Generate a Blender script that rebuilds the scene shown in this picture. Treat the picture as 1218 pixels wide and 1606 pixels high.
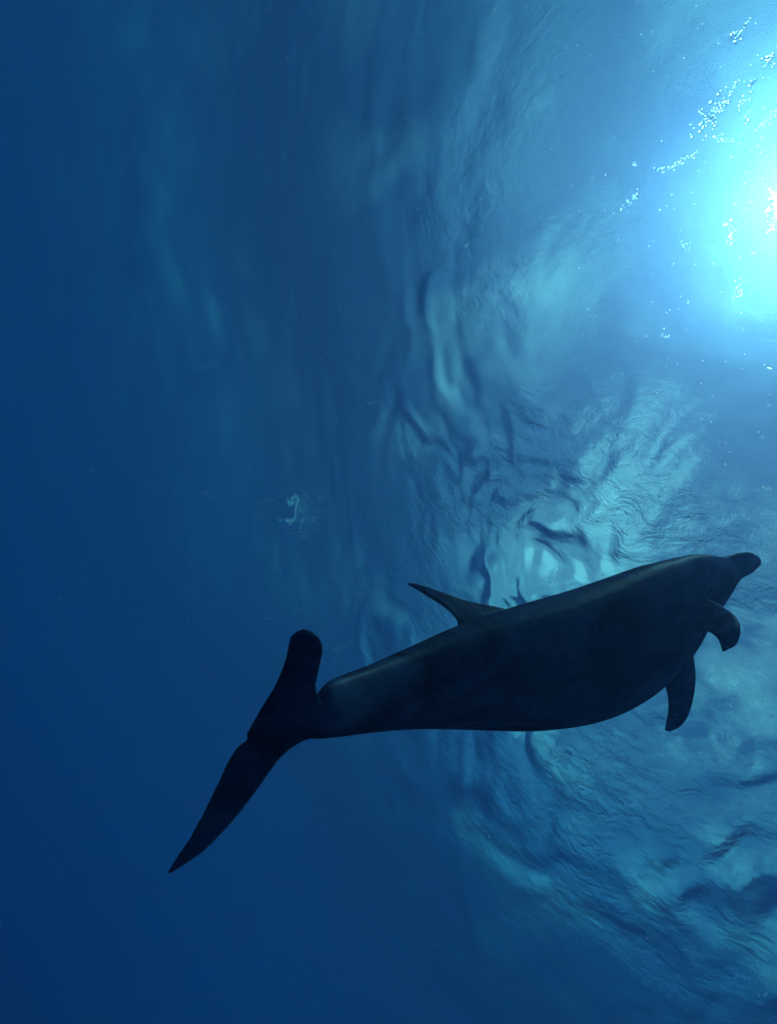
import bpy, bmesh, math, random
import numpy as np
from mathutils import Vector, Matrix

for o in list(bpy.data.objects):
    bpy.data.objects.remove(o)
S = bpy.context.scene
COL = S.collection
R = math.radians

# ------------------------------------------------------------------ camera
W, H, F = 1218.0, 1606.0, 760.0          # photograph size and focal length, in its pixels
SURF = 6.5                                # mean sea surface above the camera, metres
zen = np.array([1290 - W / 2, H / 2 - 490, F])      # straight up, as (right, up, forward)
ez = zen / np.linalg.norm(zen)
ex = np.array([1.0, 0, 0]); ex -= ez * ex.dot(ez); ex /= np.linalg.norm(ex)
ey = np.cross(ez, ex)                     # camera frame (right, up, forward) is left handed
ey = -ey
M3 = np.array([ex, ey, ez])               # (right, up, forward) -> world
if np.linalg.det(np.array([M3[:, 0], M3[:, 1], -M3[:, 2]]).T) < 0:
    ey = -ey; M3 = np.array([ex, ey, ez])


def ray(u, v):
    return M3 @ np.array([(u - W / 2) / F, (H / 2 - v) / F, 1.0])


def at(u, v, depth):
    return ray(u, v) * depth


def on_height(u, v, z):
    d = ray(u, v)
    return d * (z / d[2])


cam = bpy.data.cameras.new('camera')
cam.sensor_fit = 'HORIZONTAL'; cam.sensor_width = 36.0
cam.lens = 36.0 * F / W
cam.clip_start = 0.02; cam.clip_end = 3000
camo = bpy.data.objects.new('camera', cam); COL.objects.link(camo)
mw = Matrix.Identity(4)
for i in range(3):
    mw[i][0], mw[i][1], mw[i][2] = M3[i, 0], M3[i, 1], -M3[i, 2]
camo.matrix_world = mw
S.camera = camo

# ------------------------------------------------------------------ sky, sun, exposure
sd = ray(1284, 305); sd = sd / np.linalg.norm(sd)
sun_el = math.asin(sd[2]); sun_az = math.atan2(sd[0], sd[1])
CLOUD_OFFSET, CLOUD_SCALE, CLOUD_COL = (5.39, 14.72, 0.0), 3.0, (16.0, 18.0, 17.0, 1)
wd = bpy.data.worlds.new('World'); S.world = wd; wd.use_nodes = True
nt = wd.node_tree; bg = nt.nodes['Background']
sky = nt.nodes.new('ShaderNodeTexSky'); sky.sky_type = 'NISHITA'; sky.sun_disc = False
sky.sun_elevation = sun_el; sky.sun_rotation = sun_az; sky.dust_density = 1.6; sky.ozone_density = 0.6
# added broken cloud on a flat sky layer, for bright patches through the waves
tc = nt.nodes.new('ShaderNodeTexCoord'); sx = nt.nodes.new('ShaderNodeSeparateXYZ'); nt.links.new(tc.outputs['Generated'], sx.inputs[0])
mz = nt.nodes.new('ShaderNodeMath'); mz.operation = 'MAXIMUM'; mz.inputs[1].default_value = 0.06; nt.links.new(sx.outputs[2], mz.inputs[0])
cd = nt.nodes.new('ShaderNodeVectorMath'); cd.operation = 'DIVIDE'
cz = nt.nodes.new('ShaderNodeCombineXYZ')
for k in range(3): nt.links.new(mz.outputs[0], cz.inputs[k])
nt.links.new(tc.outputs['Generated'], cd.inputs[0]); nt.links.new(cz.outputs[0], cd.inputs[1])
cm = nt.nodes.new('ShaderNodeMapping'); cm.inputs['Location'].default_value = CLOUD_OFFSET; cm.inputs['Scale'].default_value = (CLOUD_SCALE,) * 3
nt.links.new(cd.outputs[0], cm.inputs[0])
cn = nt.nodes.new('ShaderNodeTexNoise'); cn.inputs['Scale'].default_value = 1.0; cn.inputs['Detail'].default_value = 5.0; cn.inputs['Roughness'].default_value = 0.5
nt.links.new(cm.outputs[0], cn.inputs['Vector'])
cr_ = nt.nodes.new('ShaderNodeMapRange'); cr_.interpolation_type = 'SMOOTHSTEP'
for k, v_ in ((1, 0.51), (2, 0.62), (3, 0.0), (4, 1.0)): cr_.inputs[k].default_value = v_
nt.links.new(cn.outputs['Fac'], cr_.inputs[0])
cx_ = nt.nodes.new('ShaderNodeMix'); cx_.data_type = 'RGBA'; cx_.inputs[7].default_value = CLOUD_COL
nt.links.new(cr_.outputs[0], cx_.inputs[0]); nt.links.new(sky.outputs[0], cx_.inputs[6])
nt.links.new(cx_.outputs[2], bg.inputs[0]); bg.inputs[1].default_value = 0.05

sl = bpy.data.lights.new('sun', 'SUN'); sl.energy = 4.5; sl.angle = R(0.6); sl.color = (1.0, 0.96, 0.9)
so = bpy.data.objects.new('sun', sl); COL.objects.link(so)
so.rotation_euler = Vector(sd).to_track_quat('Z', 'Y').to_euler()
so.location = Vector(sd) * 40

S.view_settings.view_transform = 'Standard'; S.view_settings.look = 'None'
S.view_settings.gamma = 1.0; S.view_settings.use_curve_mapping = False
S.view_settings.exposure = 0.28
S.render.engine = 'CYCLES'
cy = S.cycles
cy.max_bounces = 10; cy.volume_bounces = 2; cy.transparent_max_bounces = 12
cy.glossy_bounces = 4; cy.transmission_bounces = 4; cy.diffuse_bounces = 2
cy.use_denoising = True
cy.sample_clamp_indirect = 6.0; cy.sample_clamp_direct = 0


# ------------------------------------------------------------------ helpers
def new_mat(name):
    m = bpy.data.materials.new(name); m.use_nodes = True
    m.node_tree.nodes.clear()
    out = m.node_tree.nodes.new('ShaderNodeOutputMaterial')
    return m, m.node_tree, out


def node(nt, kind, **kw):
    n = nt.nodes.new(kind)
    for k, v in kw.items():
        if k in n.inputs:
            n.inputs[k].default_value = v
        else:
            setattr(n, k, v)
    return n


def link_obj(name, verts, faces, mat, smooth=True, parent=None):
    me = bpy.data.meshes.new(name)
    me.from_pydata([tuple(v) for v in verts], [], faces)
    me.update()
    if smooth:
        me.polygons.foreach_set('use_smooth', [True] * len(me.polygons))
    o = bpy.data.objects.new(name, me); COL.objects.link(o)
    if mat: me.materials.append(mat)
    if parent: o.parent = parent
    return o


def tag(o, label=None, cat=None, group=None, kind=None):
    if label: o['label'] = label
    if cat: o['category'] = cat
    if group: o['group'] = group
    if kind: o['kind'] = kind
    return o


# ------------------------------------------------------------------ materials
def water_material():
    m, nt, out = new_mat('sea_surface')
    L = nt.links.new
    geo = node(nt, 'ShaderNodeNewGeometry')
    mp = node(nt, 'ShaderNodeMapping'); mp.inputs['Scale'].default_value = (1.0, 1.3, 1.0)
    mp.inputs['Rotation'].default_value = (0, 0, R(25))
    L(geo.outputs['Position'], mp.inputs[0])
    n1 = node(nt, 'ShaderNodeTexNoise', Scale=5.0, Detail=5.0, Roughness=0.6, Distortion=0.9)
    L(mp.outputs[0], n1.inputs['Vector'])
    bp1 = node(nt, 'ShaderNodeBump', Strength=0.7, Distance=0.06)
    L(n1.outputs['Fac'], bp1.inputs['Height'])
    n4 = node(nt, 'ShaderNodeTexNoise', Scale=0.55, Detail=2.0); L(geo.outputs['Position'], n4.inputs['Vector'])
    g4 = node(nt, 'ShaderNodeMapRange'); g4.inputs[1].default_value = 0.36; g4.inputs[2].default_value = 0.64; g4.inputs[3].default_value = 0.25; g4.inputs[4].default_value = 1.25
    L(n4.outputs['Fac'], g4.inputs[0])
    wa = node(nt, 'ShaderNodeAttribute'); wa.attribute_name = 'wrinkle'
    w4 = node(nt, 'ShaderNodeMath', operation='MULTIPLY'); L(g4.outputs[0], w4.inputs[0]); L(wa.outputs['Fac'], w4.inputs[1])
    L(w4.outputs[0], bp1.inputs['Strength'])
    # capillary ripples, finer than a pixel, where the wind roughens the water
    n2 = node(nt, 'ShaderNodeTexNoise', Scale=120.0, Detail=1.0, Roughness=0.5)
    L(geo.outputs['Position'], n2.inputs['Vector'])
    ra = node(nt, 'ShaderNodeAttribute'); ra.attribute_name = 'ripple'
    st = node(nt, 'ShaderNodeMath', operation='MULTIPLY_ADD'); st.inputs[1].default_value = 0.95; st.inputs[2].default_value = 0.05
    L(ra.outputs['Fac'], st.inputs[0])
    bp = node(nt, 'ShaderNodeBump', Strength=0.5, Distance=0.011)
    L(st.outputs[0], bp.inputs['Strength']); L(n2.outputs['Fac'], bp.inputs['Height']); L(bp1.outputs[0], bp.inputs['Normal'])
    fr = node(nt, 'ShaderNodeFresnel', IOR=1.333); L(bp.outputs[0], fr.inputs['Normal'])
    rf = node(nt, 'ShaderNodeBsdfRefraction', IOR=1.333, Roughness=0.03); L(bp.outputs[0], rf.inputs['Normal'])
    tr = node(nt, 'ShaderNodeBsdfTransparent')
    gl = node(nt, 'ShaderNodeBsdfGlossy', Roughness=0.02); L(bp.outputs[0], gl.inputs['Normal'])
    a = node(nt, 'ShaderNodeMixShader'); a.inputs[0].default_value = 0.33
    L(rf.outputs[0], a.inputs[1]); L(tr.outputs[0], a.inputs[2])
    b = node(nt, 'ShaderNodeMixShader')
    L(fr.outputs[0], b.inputs[0]); L(a.outputs[0], b.inputs[1]); L(gl.outputs[0], b.inputs[2])
    L(b.outputs[0], out.inputs['Surface'])
    return m


def haze_material():
    m, nt, out = new_mat('sea_water')
    L = nt.links.new
    # clear sea water: scatters blue nearly evenly, swallows red and then green
    p = node(nt, 'ShaderNodeVolumePrincipled', Density=0.245, Anisotropy=0.15)
    p.inputs['Color'].default_value = (0.009, 0.0040, 0.150, 1)
    p.inputs['Absorption Color'].default_value = (0.02, 0.58, 0.82, 1)
    # fine particles: pale, strongly forward
    q = node(nt, 'ShaderNodeVolumeScatter', Density=0.026, Anisotropy=0.90)
    q.inputs['Color'].default_value = (0.7, 0.97, 0.66, 1)
    ad = node(nt, 'ShaderNodeAddShader')
    L(p.outputs[0], ad.inputs[0]); L(q.outputs[0], ad.inputs[1]); L(ad.outputs[0], out.inputs['Volume'])
    return m


_bd = Vector(at(1140, 890, 2.24) - at(500, 1120, 0.95)).normalized()      # the dolphin's long axis
BODY_ROT = _bd.to_track_quat('X', 'Z').inverted().to_euler()


def skin_material():
    m, nt, out = new_mat('dolphin_skin')
    L = nt.links.new
    at_ = node(nt, 'ShaderNodeAttribute'); at_.attribute_name = 'dorsal'
    geo = node(nt, 'ShaderNodeTexCoord')
    n0 = node(nt, 'ShaderNodeTexNoise', Scale=4.0, Detail=4.0)
    L(geo.outputs['Object'], n0.inputs['Vector'])
    ad = node(nt, 'ShaderNodeMath', operation='MULTIPLY_ADD'); ad.inputs[1].default_value = 0.35
    L(n0.outputs['Fac'], ad.inputs[0]); L(at_.outputs['Fac'], ad.inputs[2])
    cr = node(nt, 'ShaderNodeValToRGB'); L(ad.outputs[0], cr.inputs[0])
    e = cr.color_ramp.elements
    e[0].position = 0.15; e[0].color = (0.045, 0.058, 0.085, 1)
    e[1].position = 0.75; e[1].color = (0.024, 0.041, 0.078, 1)
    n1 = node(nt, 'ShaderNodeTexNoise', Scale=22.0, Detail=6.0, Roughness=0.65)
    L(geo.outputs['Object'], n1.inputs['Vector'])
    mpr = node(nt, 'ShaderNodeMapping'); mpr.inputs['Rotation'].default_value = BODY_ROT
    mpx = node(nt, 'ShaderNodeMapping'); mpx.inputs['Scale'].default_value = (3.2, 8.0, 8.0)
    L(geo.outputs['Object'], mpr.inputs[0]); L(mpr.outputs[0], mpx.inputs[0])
    n3 = node(nt, 'ShaderNodeTexNoise', Scale=1.0, Detail=5.0, Roughness=0.6, Distortion=1.0); L(mpx.outputs[0], n3.inputs['Vector'])  # streaky skin mottling, painted in place of dappled light through the waves
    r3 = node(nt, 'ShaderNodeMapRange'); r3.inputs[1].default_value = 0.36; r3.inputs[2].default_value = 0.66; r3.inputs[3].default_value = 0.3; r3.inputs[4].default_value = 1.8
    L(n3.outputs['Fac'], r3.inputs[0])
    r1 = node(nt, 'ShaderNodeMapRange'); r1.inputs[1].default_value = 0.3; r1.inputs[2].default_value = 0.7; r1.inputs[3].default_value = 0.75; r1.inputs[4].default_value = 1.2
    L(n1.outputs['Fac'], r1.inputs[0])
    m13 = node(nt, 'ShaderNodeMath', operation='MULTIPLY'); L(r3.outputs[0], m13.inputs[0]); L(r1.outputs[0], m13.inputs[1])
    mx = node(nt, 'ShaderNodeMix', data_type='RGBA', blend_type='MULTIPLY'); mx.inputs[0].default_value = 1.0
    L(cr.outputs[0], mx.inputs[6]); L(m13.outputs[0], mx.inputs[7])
    bp = node(nt, 'ShaderNodeBump', Strength=0.35, Distance=0.012); L(n1.outputs['Fac'], bp.inputs['Height'])
    # in water wet skin has almost no mirror gloss
    p = node(nt, 'ShaderNodeBsdfDiffuse', Roughness=0.3)
    g = node(nt, 'ShaderNodeBsdfGlossy', Roughness=0.3)
    ms = node(nt, 'ShaderNodeMixShader'); ms.inputs[0].default_value = 0.010
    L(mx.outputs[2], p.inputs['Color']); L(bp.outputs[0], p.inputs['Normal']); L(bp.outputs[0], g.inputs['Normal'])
    L(p.outputs[0], ms.inputs[1]); L(g.outputs[0], ms.inputs[2])
    L(ms.outputs[0], out.inputs['Surface'])
    return m


def foam_glint_material():
    m, nt, out = new_mat('foam_and_glints')
    L = nt.links.new
    t = node(nt, 'ShaderNodeBsdfTranslucent'); t.inputs[0].default_value = (0.85, 0.87, 0.87, 1)
    d = node(nt, 'ShaderNodeBsdfRefraction', IOR=1.33, Roughness=0.5)
    a = node(nt, 'ShaderNodeMixShader'); a.inputs[0].default_value = 0.55
    L(t.outputs[0], a.inputs[1]); L(d.outputs[0], a.inputs[2]); L(a.outputs[0], out.inputs['Surface'])
    return m


M_WATER, M_HAZE, M_SKIN, M_FOAM_GLINT = water_material(), haze_material(), skin_material(), foam_glint_material()

# ------------------------------------------------------------------ sea surface
SEED = 23
rng = np.random.RandomState(SEED)
CX, CY = -1.0, 0.0                       # where the sheet is finest


def build_waves():
    """list of (kx, ky, amplitude, phase, wavelength)"""
    ws = []
    for lam in np.geomspace(0.22, 5.5, 26):
        for j in range(3):
            th = R(35) + rng.normal(0, 0.75)
            k = 2 * math.pi / lam
            slope = 0.018 if lam > 4 else 0.023 if lam > 2 else 0.034 if lam > 0.9 else 0.028
            ws.append((k * math.cos(th), k * math.sin(th), slope / k, rng.uniform(0, 6.28), lam))
    return ws


WAVES = build_waves()


def lownoise(x, y, sc, seed):
    r = np.random.RandomState(seed); s = np.zeros_like(x)
    for j in range(7):
        th = r.uniform(0, 6.28); k = 2 * math.pi / (sc * r.uniform(0.6, 1.6))
        s += np.sin(k * (x * math.cos(th) + y * math.sin(th)) + r.uniform(0, 6.28))
    return s / 7 ** 0.5


SWC = on_height(1000, 880, SURF)          # crest of the long swell


LULL = on_height(1165, 1410, SURF)       # a smoother patch
SUNP = on_height(1230, 345, SURF)        # calmer water under the sun


def choppy(x, y):
    return np.exp(-((x - SWC[0]) / 5.0) ** 2 - ((y - SWC[1] - 2.2) / 4.8) ** 2)


def sea_height(x, y, spacing=None):
    wx = x + 0.35 * lownoise(x, y, 3.0, 3) + 0.10 * lownoise(x, y, 0.9, 4)
    wy = y + 0.35 * lownoise(x, y, 3.0, 5) + 0.10 * lownoise(x, y, 0.9, 6)
    h = np.zeros_like(x)
    gust = np.clip(0.75 + 0.5 * lownoise(x, y, 4.0, 8), 0.15, 1.7) * (0.6 + 1.8 * choppy(x, y))
    chop = 0.11 + 0.56 * choppy(x, y) + 0.8 * np.clip((SWC[0] - 9.0 - x) / 6.0, 0, 1)
    chop = chop * (1 - 0.75 * np.exp(-((x - LULL[0]) ** 2 + (y - LULL[1]) ** 2) / 4.0))
    for kx, ky, a, ph, lam in WAVES:
        amp = a
        if spacing is not None:
            amp = a * np.clip(lam / (3.2 * spacing) - 0.3, 0, 1)
        s = np.sin(kx * wx + ky * wy + ph)
        if lam < 1.2:
            s = s * gust
        else:
            s = chop * (1 - 2 * np.abs(np.sin(0.5 * (kx * wx + ky * wy + ph))) ** 1.4)
        h += amp * s
    dx, dy = x - SWC[0], y - SWC[1]
    up = np.clip((SWC[1] - y) / 4.0, 0, 1); up = up * up * (3 - 2 * up)
    # a long swell: its crest overhead, one face leaning away below, low shoulders beyond
    h += 0.42 * np.cos(np.clip(dy / 7.6, -0.6, 1.6) * math.pi) - (0.95 + 0.45 * up) * np.cos(np.clip(dx / 12.0, -1, 1) * math.pi)
    return SURF + h


def make_surface():
    n, a, b = 760, 420.0, 5.5
    u = np.linspace(-1, 1, n)
    g = a * np.sinh(b * u) / math.sinh(b)
    sp = np.gradient(g)
    X, Y = np.meshgrid(g + CX, g + CY, indexing='ij')
    SPX, SPY = np.meshgrid(sp, sp, indexing='ij')
    Z = sea_height(X, Y, np.maximum(SPX, SPY))
    far = np.clip((np.hypot(X, Y) - 60) / 60, 0, 1)
    Z = Z * (1 - far) + (SURF + 0.4) * far
    v = np.stack([X, Y, Z], -1).reshape(-1, 3)
    i = np.arange(n * n).reshape(n, n)
    f = np.stack([i[:-1, :-1], i[1:, :-1], i[1:, 1:], i[:-1, 1:]], -1).reshape(-1, 4)
    me = bpy.data.meshes.new('water_surface')
    me.vertices.add(len(v)); me.vertices.foreach_set('co', v.ravel())
    me.loops.add(f.size); me.loops.foreach_set('vertex_index', f.ravel())
    me.polygons.add(len(f)); me.polygons.foreach_set('loop_start', np.arange(len(f)) * 4)
    me.polygons.foreach_set('use_smooth', np.ones(len(f), dtype=bool))
    me.update(calc_edges=True); me.validate()
    me.materials.append(M_WATER)
    wa = me.attributes.new('wrinkle', 'FLOAT', 'POINT')
    wa.data.foreach_set('value', (0.23 + 0.42 * np.exp(-((X - SWC[0]) / 7.5) ** 2 - ((Y - SWC[1] - 3.6) / 6.4) ** 2)).ravel())
    ra = me.attributes.new('ripple', 'FLOAT', 'POINT')
    ra.data.foreach_set('value', (np.clip(1 - 1.15 * choppy(X, Y), 0, 1) * (1 - 0.75 * np.exp(-((X - SUNP[0]) / 4.0) ** 2 - ((Y - SUNP[1]) / 4.0) ** 2))).ravel())
    o = bpy.data.objects.new('water_surface', me); COL.objects.link(o)
    print('surface z', Z.min(), Z.max())
    return tag(o, kind='structure'), float(Z.max())


water, ztop = make_surface()

# the sea water itself: one even volume from just over the crests down into the deep
x0, x1, y0, y1, z0, z1 = -75, 75, -75, 75, -70, ztop + 0.3
hv = [(x, y, z) for z in (z0, z1) for y in (y0, y1) for x in (x0, x1)]
hf = [(0, 2, 3, 1), (4, 5, 7, 6), (0, 1, 5, 4), (2, 6, 7, 3), (0, 4, 6, 2), (1, 3, 7, 5)]
haze = link_obj('haze', hv, hf, M_HAZE, smooth=False)
tag(haze, 'clear blue sea water filling the scene', kind='stuff')

# ------------------------------------------------------------------ dolphin
ALLV, ALLF = [], []


def add_rings(rings, cap=True):
    base = len(ALLV); n = len(rings[0])
    for r in rings: ALLV.extend([tuple(p) for p in r])
    for i in range(len(rings) - 1):
        for j in range(n):
            k = (j + 1) % n
            ALLF.append((base + i * n + j, base + i * n + k, base + (i + 1) * n + k, base + (i + 1) * n + j))
    if cap:
        ALLF.append(tuple(base + j for j in reversed(range(n))))
        ALLF.append(tuple(base + (len(rings) - 1) * n + j for j in range(n)))


def resample(pts, n):
    p = np.array(pts, float)
    # Catmull-Rom through the points, then even steps
    q = np.vstack([2 * p[0] - p[1], p, 2 * p[-1] - p[-2]])
    out = []
    for i in range(len(p) - 1):
        p0, p1, p2, p3 = q[i], q[i + 1], q[i + 2], q[i + 3]
        for t in np.linspace(0, 1, 16, endpoint=False):
            out.append(0.5 * ((2 * p1) + (-p0 + p2) * t + (2 * p0 - 5 * p1 + 4 * p2 - p3) * t * t
                              + (-p0 + 3 * p1 - 3 * p2 + p3) * t ** 3))
    out.append(p[-1]); out = np.array(out)
    d = np.r_[0, np.cumsum(np.linalg.norm(np.diff(out, axis=0), axis=1))]
    s = np.linspace(0, d[-1], n)
    return np.stack([np.interp(s, d, out[:, k]) for k in range(out.shape[1])], 1)


def loft_body(st, nring=40, nst=150):
    """st: (top u, v, bottom u, v, depth, width ratio) from tail to head"""
    P = resample_par(st, nst)
    cen, A = [], []
    for r in P:
        t = at(r[0], r[1], r[4]); b = at(r[2], r[3], r[4])
        cen.append((t + b) / 2); A.append((t - b) / 2)
    cen, A = np.array(cen), np.array(A)
    T = np.gradient(cen, axis=0); T /= np.linalg.norm(T, axis=1)[:, None]
    rings, B = [], []
    for c, a, t, r in zip(cen, A, T, P):
        bdir = np.cross(t, a); bdir /= np.linalg.norm(bdir)
        if bdir @ c > 0: bdir = -bdir              # toward the camera
        bdir = 0.15 * bdir - c / np.linalg.norm(c); bdir /= np.linalg.norm(bdir)
        bl = np.linalg.norm(a) * r[5]
        B.append(bdir * bl)
        th = np.linspace(0, 2 * math.pi, nring, endpoint=False)
        rings.append([c + a * math.cos(x) + bdir * bl * math.sin(x) for x in th])
    add_rings(rings)
    return cen, A, np.array(B)


def resample_par(st, n):
    p = np.array(st, float)
    q = np.vstack([2 * p[0] - p[1], p, 2 * p[-1] - p[-2]])
    out = []
    m = len(p) - 1
    for x in np.linspace(0, m, n):
        i = min(int(x), m - 1); t = x - i
        p0, p1, p2, p3 = q[i], q[i + 1], q[i + 2], q[i + 3]
        out.append(0.5 * ((2 * p1) + (-p0 + p2) * t + (2 * p0 - 5 * p1 + 4 * p2 - p3) * t * t
                          + (-p0 + 3 * p1 - 3 * p2 + p3) * t ** 3))
    return np.array(out)


def loft_fin(lead, trail, thick=0.14, tmin=0.006, n=70, m=28):
    Lp = resample([at(*p) for p in lead], n); Tp = resample([at(*p) for p in trail], n)
    mid = (Lp + Tp) / 2
    sp = np.gradient(mid, axis=0)
    rings = []
    for q_, (l, t, s) in enumerate(zip(Lp, Tp, sp)):
        tk = thick * (1 + 1.3 * (1 - q_ / (n - 1)) ** 4)
        ch = t - l; c = np.linalg.norm(ch)
        nrm = np.cross(ch, s); nl = np.linalg.norm(nrm)
        nrm = nrm / nl if nl > 1e-9 else np.array([0, 0, 1.0])
        ring = []
        for x in np.linspace(0, 2 * math.pi, m, endpoint=False):
            u = 0.5 * (1 - math.cos(x))
            prof = max(0.0, 2.6 * (0.2969 * math.sqrt(u) - 0.126 * u - 0.3516 * u * u + 0.2843 * u ** 3 - 0.1015 * u ** 4)) / 0.26
            hgt = max(tk * c * 0.5 * prof, tmin * math.sqrt(max(0.0, 1 - (2 * u - 1) ** 6)))
            ring.append(l + ch * u + nrm * hgt * (1 if x <= math.pi else -1))
        rings.append(ring)
    add_rings(rings)


BODY = [
    (470, 1122, 462, 1150, 0.93, 0.55),
    (497, 1088, 487, 1159, 0.95, 0.62),
    (520, 1066, 528, 1157, 0.98, 0.70),
    (580, 1042, 590, 1149, 1.10, 0.78),
    (650, 1011, 660, 1144, 1.25, 0.86),
    (718, 981, 740, 1145, 1.40, 0.94),
    (800, 953, 845, 1146, 1.56, 1.00),
    (880, 930, 945, 1130, 1.70, 1.00),
    (940, 910, 1025, 1090, 1.82, 1.00),
    (1000, 889, 1085, 1029, 1.94, 1.00),
    (1045, 878, 1112, 985, 2.03, 1.0),
    (1085, 870, 1134, 951, 2.11, 1.0),
    (1112, 870, 1148, 930, 2.16, 1.0),
    (1128, 873, 1156, 916, 2.20, 1.0),
    (1140, 874, 1164, 907, 2.24, 1.0),
    (1157, 871, 1177, 900, 2.29, 1.1),
    (1174, 870, 1188, 891, 2.33, 1.1),
    (1184, 870, 1193, 884, 2.36, 1.0),
    (1190, 874, 1192.5, 877, 2.37, 0.9),
]
CEN, AX, BX = loft_body(BODY)
# upper jaw, resting on the lower one with a step at its tip
loft_body([
    (1112, 872, 1128, 895, 2.19, 1.05),
    (1128, 873, 1142, 892, 2.22, 1.25),
    (1142, 871, 1154, 886, 2.25, 1.35),
    (1160, 866.5, 1168, 880, 2.29, 1.3),
    (1174, 866, 1179, 876, 2.32, 1.2),
    (1182, 868.5, 1184, 873, 2.335, 1.0),
], nring=28, nst=60)
# dorsal fin
loft_fin([(835, 985, 1.70), (795, 962, 1.66), (762, 953, 1.62), (735, 946, 1.59), (705, 934, 1.57), (670, 921, 1.56), (648, 915.5, 1.555), (638, 914.5, 1.55)],
         [(705, 1010, 1.42), (716, 985, 1.44), (715, 973, 1.46), (705, 960, 1.48), (688, 946, 1.50), (664, 931, 1.53), (648, 921, 1.54), (638, 915.5, 1.55)], thick=0.16)
# flippers
loft_fin([(1075, 918, 2.08), (1108, 938, 1.95), (1138, 954, 1.78), (1156, 970, 1.68), (1162, 989, 1.61), (1156, 1010, 1.59), (1136, 1022, 1.58)],
         [(1035, 985, 1.98), (1080, 990, 1.82), (1106, 990, 1.72), (1118, 996, 1.64), (1126, 1004, 1.61), (1130, 1014, 1.59), (1133, 1022, 1.58)], thick=0.17)
loft_fin([(1070, 985, 2.00), (1084, 1020, 2.03), (1090, 1055, 2.06), (1088, 1090, 2.08), (1079, 1123, 2.10), (1066, 1140, 2.11), (1050, 1147, 2.12)],
         [(1005, 1030, 1.98), (1032, 1056, 2.02), (1043, 1080, 2.05), (1047, 1102, 2.08), (1046, 1122, 2.10), (1043, 1137, 2.11), (1042, 1146, 2.12)], thick=0.16)
# tail flukes
loft_fin([(512, 1125, 0.94), (501, 1097, 0.92), (497, 1072, 0.89), (503, 1042, 0.85), (507, 1018, 0.82), (502, 1003, 0.80), (491, 994, 0.785), (479, 991, 0.78)],
         [(402, 1164, 0.93), (385, 1156, 0.93), (391, 1141, 0.92), (408, 1112, 0.90), (430, 1076, 0.87), (444, 1042, 0.84), (450, 1018, 0.815), (455, 999, 0.795), (466, 992, 0.785), (477, 991, 0.78)], thick=0.11)
loft_fin([(512, 1120, 0.95), (500, 1150, 0.945), (477, 1162, 0.94), (455, 1176, 0.93), (435, 1196, 0.925), (410, 1231, 0.92), (380, 1271, 0.915), (345, 1311, 0.91), (318, 1337, 0.91), (290, 1356, 0.91), (267, 1370, 0.91)],
         [(402, 1140, 0.93), (389, 1158, 0.93), (374, 1169, 0.93), (362, 1184, 0.93), (351, 1206, 0.925), (338, 1234, 0.925), (319, 1273, 0.92), (299, 1311, 0.915), (279, 1341, 0.91), (263, 1367, 0.91)], thick=0.11)


def make_dolphin():
    org = CEN[75]
    me = bpy.data.meshes.new('dolphin_shell')
    me.from_pydata([tuple(np.array(v) - org) for v in ALLV], [], ALLF); me.update()
    tmp = bpy.data.objects.new('dolphin_shell', me); COL.objects.link(tmp)
    bm = bmesh.new(); bm.from_mesh(me); bmesh.ops.recalc_face_normals(bm, faces=bm.faces); bm.to_mesh(me); bm.free()
    r = tmp.modifiers.new('r', 'REMESH'); r.mode = 'VOXEL'; r.voxel_size = 0.004
    s = tmp.modifiers.new('s', 'SMOOTH'); s.factor = 0.5; s.iterations = 5
    dg = bpy.context.evaluated_depsgraph_get()
    body = bpy.data.meshes.new_from_object(tmp.evaluated_get(dg))
    bpy.data.objects.remove(tmp)
    body.name = 'dolphin'
    n = len(body.vertices)
    co = np.empty(n * 3); body.vertices.foreach_get('co', co); co = co.reshape(-1, 3) + org
    # how far up the back each point lies: -1 belly .. 1 back
    phi = R(35)
    dors = np.empty(n)
    for i in range(0, n, 20000):
        c = co[i:i + 20000]
        d2 = ((c[:, None, :] - CEN[None, ::3]) ** 2).sum(-1); j = d2.argmin(1) * 3
        a = AX[j]; b = BX[j]
        an = a / np.linalg.norm(a, axis=1)[:, None]; bn = b / np.linalg.norm(b, axis=1)[:, None]
        dv = an * math.cos(phi) - bn * math.sin(phi)
        dors[i:i + 20000] = ((c - CEN[j]) * dv).sum(1) / np.linalg.norm(a, axis=1)
    at_ = body.attributes.new('dorsal', 'FLOAT', 'POINT')
    at_.data.foreach_set('value', np.clip(dors * 0.5 + 0.5, 0, 1) * 0.65)
    body.polygons.foreach_set('use_smooth', np.ones(len(body.polygons), dtype=bool))
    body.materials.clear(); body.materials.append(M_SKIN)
    o = bpy.data.objects.new('dolphin', body); COL.objects.link(o); o.location = Vector(org)
    print('dolphin verts', n)
    return o


dolphin = make_dolphin()
tag(dolphin, 'dark grey dolphin seen from below, swimming to the right under the rippled surface', 'dolphin')


def ray_hit(o, u, v):
    """first point of an object along the sight line of a picture point"""
    inv = o.matrix_world.inverted()
    org = inv @ Vector((0, 0, 0)); d = (inv.to_3x3() @ Vector(ray(u, v))).normalized()
    ok, loc, nrm, _ = o.ray_cast(org, d)
    return (o.matrix_world @ loc, (o.matrix_world.to_3x3() @ nrm).normalized()) if ok else (None, None)


def ico(sub):
    bm = bmesh.new(); bmesh.ops.create_icosphere(bm, subdivisions=sub, radius=1.0)
    v = np.array([tuple(x.co) for x in bm.verts]); f = [tuple(x.index for x in p.verts) for p in bm.faces]
    bm.free(); return v, f


bpy.context.view_layer.update()
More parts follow.
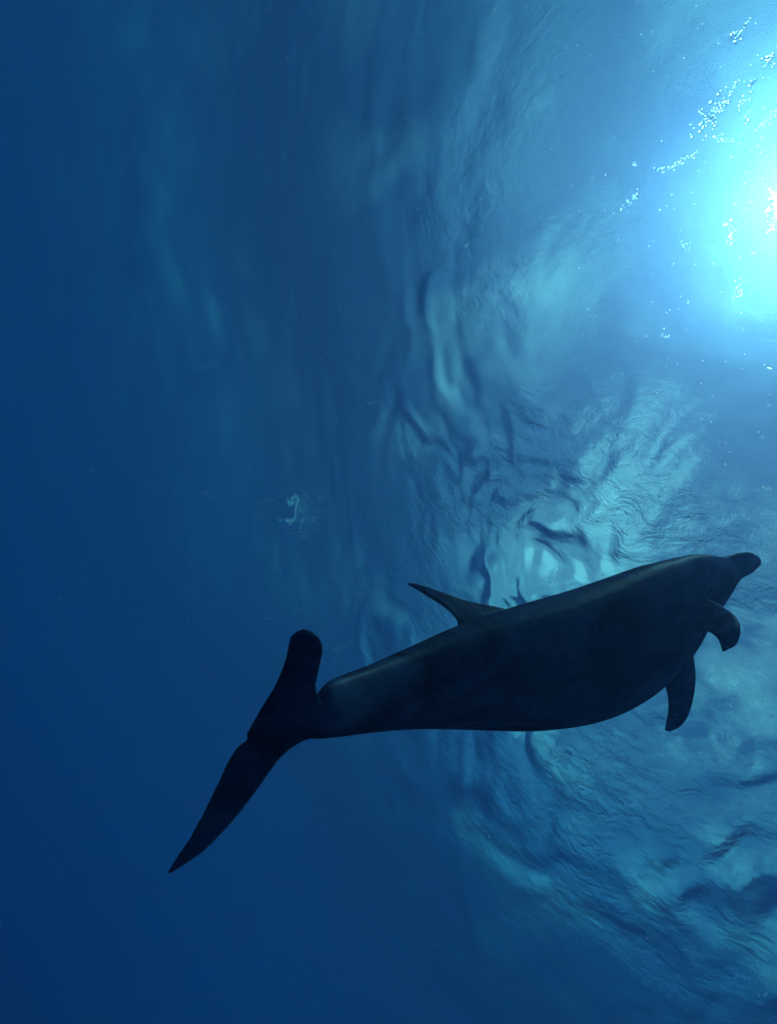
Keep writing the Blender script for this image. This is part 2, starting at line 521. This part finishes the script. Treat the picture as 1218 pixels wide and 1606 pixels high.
# eye of the side that faces the viewer
M_EYE, ent, eout = new_mat('dolphin_eye')
ep = node(ent, 'ShaderNodeBsdfPrincipled', Roughness=0.15); ep.inputs['Base Color'].default_value = (0.006, 0.006, 0.007, 1)
ent.links.new(ep.outputs[0], eout.inputs['Surface'])
loc, nrm = ray_hit(dolphin, 1116, 928)
if loc is not None:
    iv, ifc = ico(2)
    q = nrm.to_track_quat('Z', 'Y').to_matrix()
    sc = Vector((0.016, 0.010, 0.006))
    ev = [q @ Vector((p[0] * sc.x, p[1] * sc.y, p[2] * sc.z)) + loc - dolphin.location for p in iv]
    link_obj('eye', ev, ifc, M_EYE, parent=dolphin)

# ------------------------------------------------------------------ foam, bubble domes and sun-glint beads under the surface
rnd = random.Random(5)


def dome(sub):
    """the lower half of a bubble that rests against the surface"""
    v, f = ico(sub)
    f = [t for t in f if min(v[i][2] for i in t) < -0.05 and max(v[i][2] for i in t) < 0.6]
    keep = sorted({i for t in f for i in t}); m = {k: j for j, k in enumerate(keep)}
    return v[keep], [tuple(m[i] for i in t) for t in f]


IV, IF = dome(2)
IV1, IF1 = dome(1)


def blobs(spots, fine=False):
    """spots: (u, v, radius in picture points, stretch, angle); each lies just under the surface there"""
    V, FF = [], []
    bv, bf = (IV, IF) if fine else (IV1, IF1)
    for u, v, rr, st, an in spots:
        p, n = ray_hit(water, u, v)
        if p is None: continue
        d = p.length
        r = rr * d / F
        z = Vector(ray(u, v)).normalized()
        xa = (z.cross(Vector((0, 0, 1)))); xa.normalize(); ya = z.cross(xa)
        c, s_ = math.cos(an), math.sin(an)
        X_, Y_ = xa * c + ya * s_, ya * c - xa * s_
        base = len(V); pc = p - z * (r * 0.6 + 0.01)
        wob = [1 + rnd.uniform(-0.18, 0.18) for _ in bv]
        for q, w in zip(bv, wob):
            V.append(pc + (X_ * (q[0] * r * st) + Y_ * (q[1] * r) + z * (q[2] * r * 0.5)) * w)
        FF += [tuple(base + i for i in f) for f in bf]
    return V, FF


# the curled raft of foam: one ragged flattened ribbon, with loose bubble domes around it
def foam_ribbon(pts, widths, n=60):
    P = resample([(u, v, w) for (u, v), w in zip(pts, widths)], n)
    V, FF, m = [], [], 9
    prev = None
    for i, (u, v, w) in enumerate(P):
        p, _ = ray_hit(water, u, v)
        if p is None: continue
        z = Vector(ray(u, v)).normalized(); sc = p.length / F
        j = min(max(i, 1), n - 2); t = Vector(P[j + 1][:2] - P[j - 1][:2]); t.normalize()
        q, _ = ray_hit(water, u - t.y * 2, v + t.x * 2)
        x = ((q or p) - p); x = (x - z * x.dot(z)); x = x.normalized() if x.length > 1e-6 else z.orthogonal()
        w = w * (1 + rnd.uniform(-.25, .25)) * (1 if 0 < i < n - 1 else 0.2)
        for k in range(m):                                     # an arched gutter, open towards the surface
            a_ = math.pi * k / (m - 1)
            V.append(p - z * (0.012 + 0.5 * w * sc * math.sin(a_)) + x * (w * sc * math.cos(a_)))
    for i in range(len(V) // m - 1):
        for k in range(m - 1):
            FF.append((i * m + k, i * m + k + 1, (i + 1) * m + k + 1, (i + 1) * m + k))
    return V, FF


V_, F_ = foam_ribbon([(456, 794), (454, 787), (459, 788), (459, 780), (464, 778), (467.5, 782), (467, 787), (464.5, 795), (463.5, 803), (463, 811), (459, 816), (453, 817), (447, 814)],
                     [2.2, 3.4, 3.0, 2.0, 2.6, 2.4, 2.2, 1.6, 1.5, 1.5, 2.0, 2.6, 2.0])
foam = link_obj('foam_patch', V_, F_, M_FOAM_GLINT)
tag(foam, 'small pale curl of foam with loose bubble specks on the dark surface above the tail', 'foam')
for u, v in ((451, 817), (455, 822), (470, 796), (471, 801), (474, 817), (472, 821), (476, 815), (470, 828), (470, 834), (459, 837), (476, 841), (439, 816), (418, 786), (409, 789), (450, 783), (478, 776), (481, 782), (490, 816), (492, 811)):
    V_, F_ = blobs([(u, v, rnd.uniform(1.0, 1.9), rnd.uniform(1.1, 1.7), rnd.uniform(0, 3))], True)
    link_obj('bubble', V_, F_, M_FOAM_GLINT, parent=foam)
FINE = []
for _ in range(60):
    a_ = rnd.uniform(0, 6.28); q_ = rnd.gauss(1, .25)
    FINE.append((458 + 46 * q_ * math.cos(a_), 802 + 30 * q_ * math.sin(a_), rnd.uniform(0.5, 0.9), 1.1, a_))

# sun glints on the waves, added as clusters of bubble-shaped beads
CL = [  # u, v, length, width, angle (deg, picture), count, radius
    (1110, 186, 36, 17, -55, 56, 1.9), (1135, 163, 26, 6, -50, 26, 1.6), (1155, 57, 15, 9, -50, 17, 1.6),
    (1170, 38, 20, 2, -58, 7, 1.4), (1210, 92, 18, 10, -35, 20, 2.0), (1152, 135, 14, 2, -62, 12, 1.2),
    (1163, 160, 16, 4, -60, 18, 1.1), (1180, 130, 12, 3, -62, 14, 1.4), (1172, 185, 14, 5, -70, 16, 1.1),
    (1200, 190, 22, 4, -40, 22, 1.1), (1075, 250, 34, 5, -28, 34, 1.2), (1040, 262, 16, 3, -5, 12, 1.0),
    (1140, 220, 18, 8, 20, 22, 0.9), (996, 256, 5, 5, 0, 8, 1.1), (985, 318, 22, 5, -38, 22, 1.1),
    (997, 306, 10, 3, -60, 9, 1.3), (1212, 330, 10, 34, 0, 60, 2.0), (1148, 368, 8, 20, 10, 40, 1.2),
    (1140, 350, 9, 3, -40, 9, 1.4), (1158, 455, 8, 16, 15, 26, 1.2), (1042, 525, 6, 3, 30, 6, 1.2),
    (1200, 765, 9, 3, 10, 9, 1.4), (1076, 380, 8, 16, 5, 10, 0.9), (1206, 577, 3, 3, 0, 3, 1.8),
    (1190, 1555, 28, 12, 40, 16, 0.9), (1160, 1535, 12, 5, 20, 6, 0.9), (900, 78, 60, 12, 20, 5, 0.8),
    (735, 380, 20, 4, -20, 7, 0.8), (580, 630, 30, 6, 10, 10, 0.8), (320, 570, 14, 10, 0, 8, 0.7),
    (320, 775, 14, 5, 0, 10, 0.7), (415, 970, 5, 5, 0, 4, 0.9), (525, 1015, 20, 8, 0, 8, 0.8),
]
sp = list(FINE)
for u, v, ln, wd_, an, n, r in CL:
    ca, sa = math.cos(R(an)), math.sin(R(an))
    for _ in range(n):
        a_, b_ = rnd.gauss(0, ln * .5), rnd.gauss(0, wd_ * .5)
        sp.append((u + a_ * ca - b_ * sa, v + a_ * sa + b_ * ca, r * rnd.uniform(.3, 0.95), rnd.uniform(1, 2.2), rnd.uniform(0, 6.28)))
for _ in range(150):
    u = 1225 - abs(rnd.gauss(0, 150)); v = 330 + rnd.gauss(0, 260)
    sp.append((u, v, rnd.uniform(.5, 1.1), 1.1, rnd.uniform(0, 3)))
for _ in range(110):
    sp.append((rnd.uniform(250, 1218), rnd.uniform(0, 1606), rnd.uniform(.35, .7), 1.1, rnd.uniform(0, 3)))
V_, F_ = blobs([q for q in sp if q[0] < 1235])
glint_beads = link_obj('glints_and_bubbles', V_, F_, M_FOAM_GLINT)
tag(glint_beads, 'tiny bright beads standing in for sun glints on the surface, with stray specks', kind='stuff')

# specks adrift in the water between the camera and the surface
V_, F_ = [], []
for _ in range(420):
    u, v, d_ = rnd.uniform(-40, 1258), rnd.uniform(-40, 1646), rnd.uniform(0.7, 4.5)
    p = Vector(at(u, v, d_)); r_ = rnd.uniform(0.3, 0.75) * d_ / F * (1.6 if rnd.random() < .06 else 1)
    base = len(V_)
    o8 = [(1, 0, 0), (-1, 0, 0), (0, 1, 0), (0, -1, 0), (0, 0, 1), (0, 0, -1)]
    V_ += [p + Vector(q) * r_ * rnd.uniform(.7, 1.3) for q in o8]
    F_ += [tuple(base + k for k in t) for t in ((0, 2, 4), (2, 1, 4), (1, 3, 4), (3, 0, 4), (2, 0, 5), (1, 2, 5), (3, 1, 5), (0, 3, 5))]
mote = link_obj('floating_specks', V_, F_, M_FOAM_GLINT)
tag(mote, 'fine pale specks drifting in the blue water', kind='stuff')
